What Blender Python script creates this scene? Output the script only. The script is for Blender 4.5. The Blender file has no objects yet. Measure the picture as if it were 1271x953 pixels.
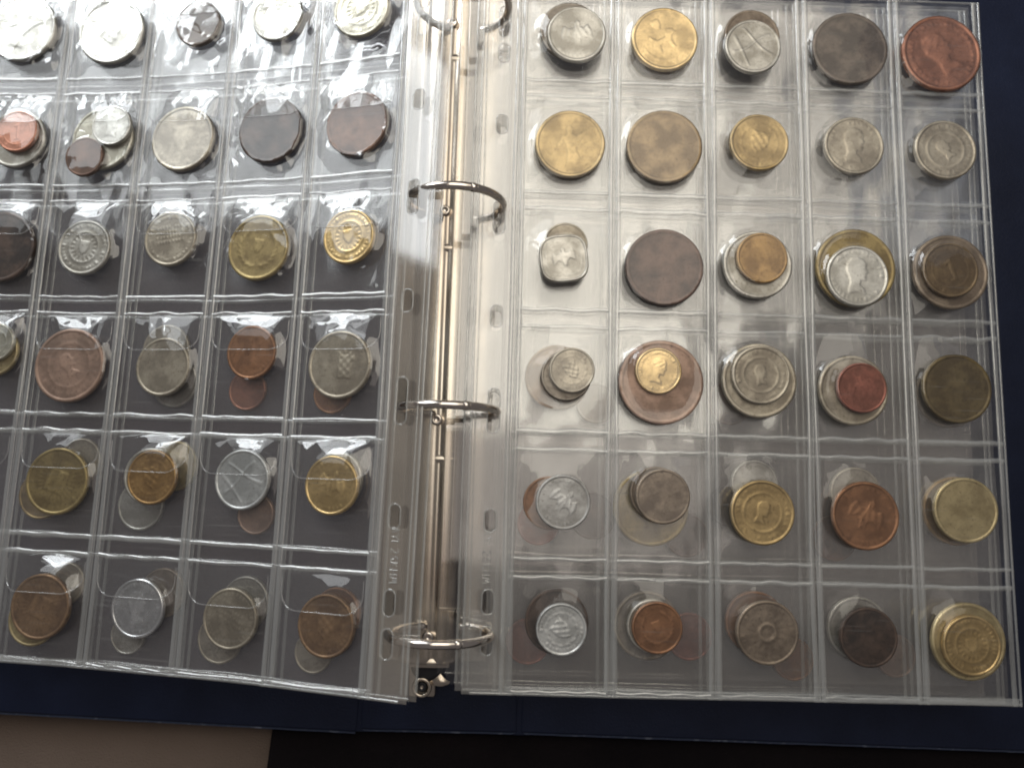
import bpy, bmesh, math, random
import numpy as np
from mathutils import Matrix, Vector, Euler

# ------------------------------------------------------------------ camera
MM = 0.001
scn = bpy.context.scene
col = scn.collection
cam_d = bpy.data.cameras.new('camera')
cam = bpy.data.objects.new('camera', cam_d)
col.objects.link(cam)
cam.location = (-4.844*MM, -211.576*MM, 295.270*MM)
cam.rotation_euler = (0.134955, -0.018478, 0.026422)
cam_d.sensor_width = 36.0
cam_d.lens = 950.0/1271.0*36.0
cam_d.clip_start = 0.01
cam_d.clip_end = 20.0
cam_d.dof.use_dof = True
cam_d.dof.focus_distance = 0.296
cam_d.dof.aperture_fstop = 7.0
scn.camera = cam

# ------------------------------------------------------------------ world, lamps, exposure
world = bpy.data.worlds.new('World')
scn.world = world
world.use_nodes = True
bg = world.node_tree.nodes['Background']
bg.inputs['Color'].default_value = (1.0, 0.93, 0.93, 1)
bg.inputs['Strength'].default_value = 0.115

def area(name, loc, target, sx, sy, power, color, roll=0.0):
    d = bpy.data.lights.new(name, 'AREA')
    d.shape = 'RECTANGLE'; d.size = sx; d.size_y = sy
    d.energy = power; d.color = color
    o = bpy.data.objects.new(name, d)
    col.objects.link(o)
    o.location = loc
    q = (Vector(target)-Vector(loc)).to_track_quat('-Z', 'Y')
    o.rotation_euler = (q.to_matrix() @ Matrix.Rotation(roll, 3, 'Z')).to_euler()
    return o
# the window beyond the far edge of the album, towards the arching page: two bright panes
for wx, wy in ((-0.86, 0.66), (-0.63, 0.83)):
    area('window_light', (wx, wy, 0.47), (wx+0.70, wy-0.72, 0.0), 0.27, 0.42, 4.0, (0.93, 0.97, 1.0), 0.10)
for wx, wy in ((-0.90, 0.46), (-0.58, 0.74)):  # dim panels added around the window so flat film reflects soft grey
    area('soft_reflection_fill', (wx, wy, 0.74), (wx+0.70, wy-0.66, 0.0), 0.36, 0.46, 1.4, (0.94, 0.98, 1.0), 0.12)
# panels added low overhead, laid out for the pale reflections on the flat page
def reflection_panel(x0, x1, y0, y1, radiance, color):
    o = area('overhead_reflection_panel', ((x0+x1)/2, (y0+y1)/2, 0.51), (0, 0, 0), x1-x0, y1-y0, radiance*(x1-x0)*(y1-y0)*math.pi, color)
    o.rotation_euler = (0, 0, 0)
reflection_panel(-0.13, 0.213, -0.15, 0.40, 2.50, (1.0, 0.93, 0.81))
reflection_panel(0.213, 0.400, -0.02, 0.40, 1.35, (1.0, 0.92, 0.80))
reflection_panel(0.400, 0.560, 0.05, 0.42, 0.45, (0.85, 0.90, 1.0))
reflection_panel(-0.13, 0.213, -0.29, -0.15, 0.62, (1.0, 0.89, 0.80))
reflection_panel(0.213, 0.560, -0.34, -0.02, 0.12, (1.0, 0.88, 0.80))

scn.render.engine = 'CYCLES'
scn.cycles.use_denoising = True
scn.cycles.max_bounces = 4
scn.cycles.glossy_bounces = 2
scn.cycles.diffuse_bounces = 1
scn.cycles.transmission_bounces = 2
scn.cycles.transparent_max_bounces = 32
scn.cycles.use_light_tree = False
scn.cycles.use_adaptive_sampling = True
scn.cycles.adaptive_threshold = 0.025
scn.cycles.pixel_filter_type = 'BLACKMAN_HARRIS'
scn.cycles.filter_width = 1.9
scn.cycles.sample_clamp_indirect = 6.0
scn.cycles.caustics_reflective = False
scn.cycles.caustics_refractive = False
vs = scn.view_settings
vs.view_transform = 'Standard'; vs.look = 'None'; vs.gamma = 1.0; vs.use_curve_mapping = False
vs.exposure = 0.0

# ------------------------------------------------------------------ helpers
def mesh_obj(name, verts, faces, mat, parent=None, smooth=True):
    me = bpy.data.meshes.new(name)
    me.from_pydata([tuple(v) for v in verts], [], faces)
    if smooth:
        me.polygons.foreach_set('use_smooth', [True]*len(me.polygons))
    me.update()
    if mat: me.materials.append(mat)
    o = bpy.data.objects.new(name, me)
    col.objects.link(o)
    if parent: o.parent = parent
    return o
def bm_obj(name, bm, mat, parent=None, smooth=False):
    me = bpy.data.meshes.new(name)
    bm.to_mesh(me); bm.free()
    if smooth:
        me.polygons.foreach_set('use_smooth', [True]*len(me.polygons))
    if mat: me.materials.append(mat)
    o = bpy.data.objects.new(name, me)
    col.objects.link(o)
    if parent: o.parent = parent
    return o
def empty(name, loc=(0,0,0)):
    o = bpy.data.objects.new(name, None)
    col.objects.link(o); o.location = loc
    o.empty_display_size = 0.01
    return o
def tag(o, label=None, cat=None, group=None, kind=None):
    if label: o['label'] = label
    if cat: o['category'] = cat
    if group: o['group'] = group
    if kind: o['kind'] = kind
    return o

# ------------------------------------------------------------------ materials
def new_mat(name):
    m = bpy.data.materials.new(name); m.use_nodes = True
    nt = m.node_tree; nt.nodes.clear()
    out = nt.nodes.new('ShaderNodeOutputMaterial')
    return m, nt, out
def N(nt, t, **kw):
    n = nt.nodes.new(t)
    for k, v in kw.items():
        if hasattr(n, k): setattr(n, k, v)
        else: n.inputs[k].default_value = v
    return n
def math_n(nt, op, a, b=None):
    n = nt.nodes.new('ShaderNodeMath'); n.operation = op
    for i, x in enumerate((a, b)):
        if x is None: continue
        if isinstance(x, (int, float)): n.inputs[i].default_value = x
        else: nt.links.new(x, n.inputs[i])
    return n.outputs[0]

def film_mat(name, f0=0.075, haze=0.03, haze_col=(0.75,0.76,0.74), rough=0.05, tint=(0.985,0.987,0.985), bump=0.0, bscale=300):
    m, nt, out = new_mat(name); L = nt.links
    lw = N(nt, 'ShaderNodeLayerWeight'); lw.inputs['Blend'].default_value = 0.5
    p5 = math_n(nt, 'POWER', lw.outputs['Facing'], 5.0)
    fr = math_n(nt, 'MULTIPLY_ADD', p5, 1.0-f0); fr.node.inputs[2].default_value = f0
    tr = N(nt, 'ShaderNodeBsdfTransparent'); tr.inputs['Color'].default_value = (*tint, 1)
    gl = N(nt, 'ShaderNodeBsdfGlossy'); gl.inputs['Roughness'].default_value = rough
    gl.inputs['Color'].default_value = (1, 1, 1, 1)
    df = N(nt, 'ShaderNodeBsdfDiffuse'); df.inputs['Color'].default_value = (*haze_col, 1)
    tl = N(nt, 'ShaderNodeBsdfTranslucent'); tl.inputs['Color'].default_value = (*haze_col, 1)
    dm = N(nt, 'ShaderNodeMixShader'); dm.inputs[0].default_value = 0.35
    L.new(df.outputs[0], dm.inputs[1]); L.new(tl.outputs[0], dm.inputs[2])
    # uneven haze: rubbed and slightly dirty patches of the plastic
    if haze <= 0:
        m2 = N(nt, 'ShaderNodeMixShader'); L.new(fr, m2.inputs[0])
        L.new(tr.outputs[0], m2.inputs[1]); L.new(gl.outputs[0], m2.inputs[2])
        L.new(m2.outputs[0], out.inputs['Surface'])
        for q in (df, tl, dm): nt.nodes.remove(q)
        return m
    m1 = N(nt, 'ShaderNodeMixShader'); m1.inputs[0].default_value = haze
    if bump > 0:
        tc = N(nt, 'ShaderNodeTexCoord')
        nz = N(nt, 'ShaderNodeTexNoise'); nz.inputs['Scale'].default_value = 70; nz.inputs['Detail'].default_value = 2
        L.new(tc.outputs['Object'], nz.inputs['Vector'])
        hz = math_n(nt, 'MULTIPLY', nz.outputs['Fac'], haze*2.0)
        # hairline scratches rubbed into the plastic
        mp = N(nt, 'ShaderNodeMapping'); mp.inputs['Rotation'].default_value = (0, 0, 0.6); mp.inputs['Scale'].default_value = (45, 1500, 45)
        L.new(tc.outputs['Object'], mp.inputs['Vector'])
        sn = N(nt, 'ShaderNodeTexNoise'); sn.inputs['Scale'].default_value = 1.0; sn.inputs['Detail'].default_value = 0
        L.new(mp.outputs[0], sn.inputs['Vector'])
        sm = N(nt, 'ShaderNodeMapRange'); sm.inputs['From Min'].default_value = 0.72; sm.inputs['From Max'].default_value = 0.80; sm.inputs['To Max'].default_value = 0.07
        L.new(sn.outputs['Fac'], sm.inputs['Value'])
        hz = math_n(nt, 'ADD', hz, sm.outputs[0])
        L.new(hz, m1.inputs[0])
    L.new(tr.outputs[0], m1.inputs[1]); L.new(dm.outputs[0], m1.inputs[2])
    m2 = N(nt, 'ShaderNodeMixShader'); L.new(fr, m2.inputs[0])
    L.new(m1.outputs[0], m2.inputs[1]); L.new(gl.outputs[0], m2.inputs[2])
    L.new(m2.outputs[0], out.inputs['Surface'])
    return m

M_FILM = film_mat('clear_film', 0.038, 0.016, rough=0.04, bump=0.12)
M_FILM_ARCH = film_mat('clear_film_arching_page', 0.070, 0.016, rough=0.03, bump=0.12)
M_FILM_LOW_ARCH = film_mat('clear_film_lower_arching_page', 0.07, 0.06, (0.66,0.60,0.64), rough=0.12)
M_MILK_ARCH = film_mat('milky_film_under_arching_page', 0.06, 0.18, (0.62,0.54,0.54), rough=0.2)
M_MILK = film_mat('milky_film_in_flat_stack', 0.13, 0.22, (0.72,0.62,0.53), rough=0.22)
M_FILM_LOW = film_mat('clear_film_lower_sheet', 0.16, 0.06, (0.74,0.68,0.60), rough=0.20)
M_FILM_DEEP = film_mat('clear_film_deep_sheet', 0.11, 0.0, rough=0.0, tint=(0.97,0.965,0.955))
M_MARGIN = film_mat('clear_margin_film', 0.15, 0.17, (0.86,0.76,0.64), rough=0.06)
M_MARGIN_FLAT = film_mat('clear_margin_film_flat_page', 0.13, 0.22, (0.82,0.79,0.73), rough=0.10)
M_WELD = film_mat('welded_plastic', 0.10, 0.30, (0.80,0.82,0.80), rough=0.12)
M_FLAP = film_mat('flap_film', 0.035, 0.012, rough=0.04)
M_FLAP_EDGE = film_mat('flap_cut_edge', 0.10, 0.30, (0.80,0.81,0.80), rough=0.15)

def principled(name, base, rough=0.5, metal=0.0, spec=0.5, noise=None, bump=None):
    m, nt, out = new_mat(name); L = nt.links
    p = N(nt, 'ShaderNodeBsdfPrincipled')
    p.inputs['Base Color'].default_value = (*base, 1)
    p.inputs['Roughness'].default_value = rough
    p.inputs['Metallic'].default_value = metal
    p.inputs['Specular IOR Level'].default_value = spec
    tc = N(nt, 'ShaderNodeTexCoord')
    if noise:
        sc, other, lo, hi = noise
        nz = N(nt, 'ShaderNodeTexNoise'); nz.inputs['Scale'].default_value = sc; nz.inputs['Detail'].default_value = 6
        L.new(tc.outputs['Object'], nz.inputs['Vector'])
        mr = N(nt, 'ShaderNodeMapRange'); mr.inputs['From Min'].default_value = lo; mr.inputs['From Max'].default_value = hi
        L.new(nz.outputs['Fac'], mr.inputs['Value'])
        mx = N(nt, 'ShaderNodeMix', data_type='RGBA')
        mx.inputs[6].default_value = (*base, 1); mx.inputs[7].default_value = (*other, 1)
        L.new(mr.outputs[0], mx.inputs[0]); L.new(mx.outputs[2], p.inputs['Base Color'])
    if bump:
        sc, st, di = bump
        nz = N(nt, 'ShaderNodeTexNoise'); nz.inputs['Scale'].default_value = sc; nz.inputs['Detail'].default_value = 4
        L.new(tc.outputs['Object'], nz.inputs['Vector'])
        b = N(nt, 'ShaderNodeBump'); b.inputs['Strength'].default_value = st; b.inputs['Distance'].default_value = di
        L.new(nz.outputs['Fac'], b.inputs['Height']); L.new(b.outputs[0], p.inputs['Normal'])
    L.new(p.outputs[0], out.inputs['Surface'])
    return m

M_COVER = principled('navy_vinyl', (0.005, 0.0088, 0.026), 0.42, 0, 0.33, (60, (0.008,0.013,0.035), 0.35, 0.7), (1100, 0.6, 0.0003))
M_COVER_EDGE = principled('navy_vinyl_rubbed_edge', (0.04, 0.055, 0.10), 0.35, 0, 0.5, (260, (0.22,0.25,0.32), 0.55, 0.75), (700, 0.3, 0.0002))
M_NICKEL = principled('nickel_plate', (0.70, 0.65, 0.57), 0.26, 1.0, 0.5, (28, (0.56,0.48,0.40), 0.3, 0.7), (500, 0.05, 0.0001))
M_RING = principled('nickel_ring', (0.80, 0.74, 0.68), 0.16, 1.0, 0.5, (90, (0.68,0.60,0.52), 0.4, 0.7))
M_OPENING_SHADE = principled('opening_shade', (0.03, 0.03, 0.035), 0.5, 0.6)  # near-black colour standing in for the shade inside openings
M_TABLE = principled('brown_cloth', (0.120, 0.090, 0.072), 0.9, 0, 0.2, (14, (0.165,0.125,0.102), 0.3, 0.7), (1500, 0.7, 0.0006))
M_BLACK = principled('black_cloth', (0.006, 0.005, 0.006), 0.95, 0, 0.1, (40, (0.009,0.007,0.008), 0.3, 0.7), (1800, 0.5, 0.0005))

# coin metals: base colour, toned colour, roughness, metallic
FIN = {
 'silver':       ((0.66,0.65,0.60),(0.52,0.50,0.44),0.36,0.80,'bright silver'),
 'silver_yellow':((0.64,0.62,0.52),(0.52,0.49,0.40),0.36,0.75,'yellowish silver'),
 'nickel':       ((0.56,0.54,0.49),(0.42,0.39,0.33),0.38,0.75,'grey nickel'),
 'nickel_warm':  ((0.48,0.43,0.34),(0.36,0.31,0.24),0.40,0.70,'warm grey nickel'),
 'nickel_dark':  ((0.36,0.32,0.27),(0.25,0.21,0.17),0.45,0.65,'dull grey'),
 'alu':          ((0.66,0.67,0.66),(0.56,0.57,0.56),0.40,0.70,'pale aluminium'),
 'alu_bright':   ((0.88,0.89,0.90),(0.86,0.87,0.88),0.25,0.90,'shiny silver-white'),
 'alu_dull':     ((0.50,0.50,0.49),(0.40,0.39,0.37),0.45,0.65,'dull aluminium'),
 'gold':         ((0.76,0.56,0.27),(0.62,0.44,0.20),0.34,0.80,'bright gold-coloured'),
 'brass':        ((0.52,0.38,0.18),(0.41,0.29,0.13),0.38,0.75,'yellow brass'),
 'brass_pale':   ((0.58,0.48,0.27),(0.48,0.38,0.20),0.40,0.70,'pale brass'),
 'brass_olive':  ((0.40,0.31,0.14),(0.30,0.22,0.10),0.42,0.70,'olive brass'),
 'bronze_gold':  ((0.42,0.26,0.10),(0.33,0.19,0.07),0.42,0.65,'golden bronze'),
 'bronze':       ((0.30,0.19,0.105),(0.23,0.14,0.085),0.45,0.60,'brown bronze'),
 'brass_brown':  ((0.37,0.27,0.155),(0.29,0.205,0.12),0.44,0.60,'brownish brass'),
 'bronze_olive': ((0.20,0.14,0.075),(0.15,0.10,0.055),0.45,0.55,'dark olive bronze'),
 'bronze_grey':  ((0.30,0.24,0.18),(0.22,0.17,0.13),0.45,0.60,'grey-brown'),
 'olive':        ((0.16,0.12,0.055),(0.12,0.085,0.04),0.45,0.55,'dark olive'),
 'copper':       ((0.39,0.175,0.11),(0.29,0.125,0.08),0.38,0.70,'copper'),
 'copper_bright':((0.62,0.28,0.18),(0.52,0.23,0.145),0.40,0.60,'bright copper'),
 'copper_red':   ((0.33,0.12,0.085),(0.25,0.09,0.06),0.42,0.60,'reddish copper'),
 'copper_pale':  ((0.42,0.28,0.21),(0.35,0.23,0.17),0.46,0.50,'pinkish copper'),
 'copper_brown': ((0.34,0.17,0.085),(0.25,0.12,0.06),0.42,0.60,'brown copper'),
 'brown':        ((0.20,0.11,0.07),(0.11,0.06,0.04),0.45,0.45,'brown'),
 'brown_grey':   ((0.18,0.14,0.11),(0.10,0.075,0.06),0.48,0.45,'grey-brown worn'),
 'chocolate':    ((0.165,0.098,0.074),(0.085,0.052,0.042),0.48,0.40,'chocolate brown'),
 'dark':         ((0.105,0.066,0.048),(0.040,0.027,0.022),0.48,0.40,'very dark brown'),
}
def coin_mat(key):
    base, tone, rough, metal, _ = FIN[key]
    m, nt, out = new_mat('coin_'+key); L = nt.links
    p = N(nt, 'ShaderNodeBsdfPrincipled')
    p.inputs['Metallic'].default_value = metal
    tc = N(nt, 'ShaderNodeTexCoord'); oi = N(nt, 'ShaderNodeObjectInfo')
    off = N(nt, 'ShaderNodeVectorMath', operation='ADD')
    L.new(tc.outputs['Object'], off.inputs[0])
    sc = N(nt, 'ShaderNodeVectorMath', operation='SCALE'); sc.inputs[0].default_value = (3.1, 1.7, 0.9)
    L.new(oi.outputs['Random'], sc.inputs['Scale']); L.new(sc.outputs[0], off.inputs[1])
    n1 = N(nt, 'ShaderNodeTexNoise'); n1.inputs['Scale'].default_value = 110; n1.inputs['Detail'].default_value = 6; n1.inputs['Roughness'].default_value = 0.6
    L.new(off.outputs[0], n1.inputs['Vector'])
    mr = N(nt, 'ShaderNodeMapRange'); mr.inputs['From Min'].default_value = 0.40; mr.inputs['From Max'].default_value = 0.60
    L.new(n1.outputs['Fac'], mr.inputs['Value'])
    mx = N(nt, 'ShaderNodeMix', data_type='RGBA')
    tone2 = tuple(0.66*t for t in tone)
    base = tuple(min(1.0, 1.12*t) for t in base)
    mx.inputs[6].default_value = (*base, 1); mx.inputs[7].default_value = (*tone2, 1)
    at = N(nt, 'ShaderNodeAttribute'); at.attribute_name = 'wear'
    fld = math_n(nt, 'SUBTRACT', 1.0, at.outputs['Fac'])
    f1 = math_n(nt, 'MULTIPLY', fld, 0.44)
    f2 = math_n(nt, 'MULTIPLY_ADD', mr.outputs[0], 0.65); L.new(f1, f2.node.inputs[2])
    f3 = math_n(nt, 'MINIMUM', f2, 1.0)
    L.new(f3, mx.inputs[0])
    # specks of grime
    n2 = N(nt, 'ShaderNodeTexNoise'); n2.inputs['Scale'].default_value = 900; n2.inputs['Detail'].default_value = 3
    L.new(off.outputs[0], n2.inputs['Vector'])
    m2r = N(nt, 'ShaderNodeMapRange'); m2r.inputs['From Min'].default_value = 0.58; m2r.inputs['From Max'].default_value = 0.75
    m2r.inputs['To Max'].default_value = 0.8
    L.new(n2.outputs['Fac'], m2r.inputs['Value'])
    m2 = N(nt, 'ShaderNodeMix', data_type='RGBA')
    m2.inputs[7].default_value = (tone[0]*0.45, tone[1]*0.42, tone[2]*0.4, 1)
    L.new(m2r.outputs[0], m2.inputs[0]); L.new(mx.outputs[2], m2.inputs[6])
    L.new(m2.outputs[2], p.inputs['Base Color'])
    rr = math_n(nt, 'MULTIPLY_ADD', n1.outputs['Fac'], 0.30); rr.node.inputs[2].default_value = rough-0.12
    L.new(rr, p.inputs['Roughness'])
    b = N(nt, 'ShaderNodeBump'); b.inputs['Strength'].default_value = 0.45; b.inputs['Distance'].default_value = 0.00008
    L.new(n2.outputs['Fac'], b.inputs['Height']); L.new(b.outputs[0], p.inputs['Normal'])
    L.new(p.outputs[0], out.inputs['Surface'])
    return m
COIN_MAT = {k: coin_mat(k) for k in FIN}

# ------------------------------------------------------------------ page geometry (millimetres)
A = 39.0            # column pitch
B = 48.2135         # row pitch
G = 6.91            # gap between two pocket rows
PW = 4*A+36.5       # width of the pocket field
PH = 6*B-G/2+1.2    # bottom edge of the sheet
MARG = 16.2         # punched margin
TOPV = 3.2          # top edge of the sheet

class FlatPage:
    """page lying on the flat stack: u to the side away from the rings, v towards the viewer"""
    def __init__(s, du=0.0, dv=0.0, z=0.0, seed=0, amp=0.35):
        s.du, s.dv, s.z, s.amp = du, dv, z, amp
        r = np.random.RandomState(seed)
        s.w = [(r.uniform(-1,1)/38, r.uniform(-1,1)/55, r.uniform(0,6.28)) for _ in range(4)]
    def pt(s, u, v, h):
        u = np.asarray(u, float); v = np.asarray(v, float)
        w = sum(np.sin(a*u+b*v+c) for a, b, c in s.w)*s.amp/2
        return np.stack([u+s.du, -(v+s.dv), s.z+w+h+0*u], -1)*MM
    def normal(s, u, v): return Vector((0, 0, 1))
    def xdir(s, u, v): return Vector((1, 0, 0))
class SlopedPage:
    """page arching down from the rings: u is the distance from the first seam"""
    x0, y0, z0, rz, phi, th0, k = -45.609, 1.220, 13.469, -0.01351, -0.00369, -0.32198, 0.00137
    def __init__(s, du=0.0, dv=0.0, z=0.0, seed=0, amp=0.3):
        s.du, s.dv, s.z, s.amp = du, dv, z, amp
        r = np.random.RandomState(seed+50)
        s.w = [(r.uniform(-1,1)/38, r.uniform(-1,1)/55, r.uniform(0,6.28)) for _ in range(4)]
    def pt(s, u, v, h):
        u = np.asarray(u, float)+s.du; v = np.asarray(v, float)+s.dv
        w = sum(np.sin(a*u+b*v+c) for a, b, c in s.w)*s.amp/2
        th = s.th0+s.k*u
        X = -(np.sin(th)-math.sin(s.th0))/s.k
        Z = -(np.cos(th)-math.cos(s.th0))/s.k
        H = h+s.z+w
        X = X+H*np.sin(th); Z = Z+H*np.cos(th)
        Y = -v*math.cos(s.phi); Z = Z-v*math.sin(s.phi)
        c, sn = math.cos(s.rz), math.sin(s.rz)
        return np.stack([c*X-sn*Y+s.x0, sn*X+c*Y+s.y0, Z+s.z0+0*Y], -1)*MM
    def normal(s, u, v):
        th = s.th0+s.k*(u+s.du); c, sn = math.cos(s.rz), math.sin(s.rz)
        return Vector((c*math.sin(th), sn*math.sin(th), math.cos(th)))
    def xdir(s, u, v):
        p = s.pt(np.array([u, u-1.0]), np.array([v, v]), 0.0)
        return (Vector(p[1])-Vector(p[0])).normalized()
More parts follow.
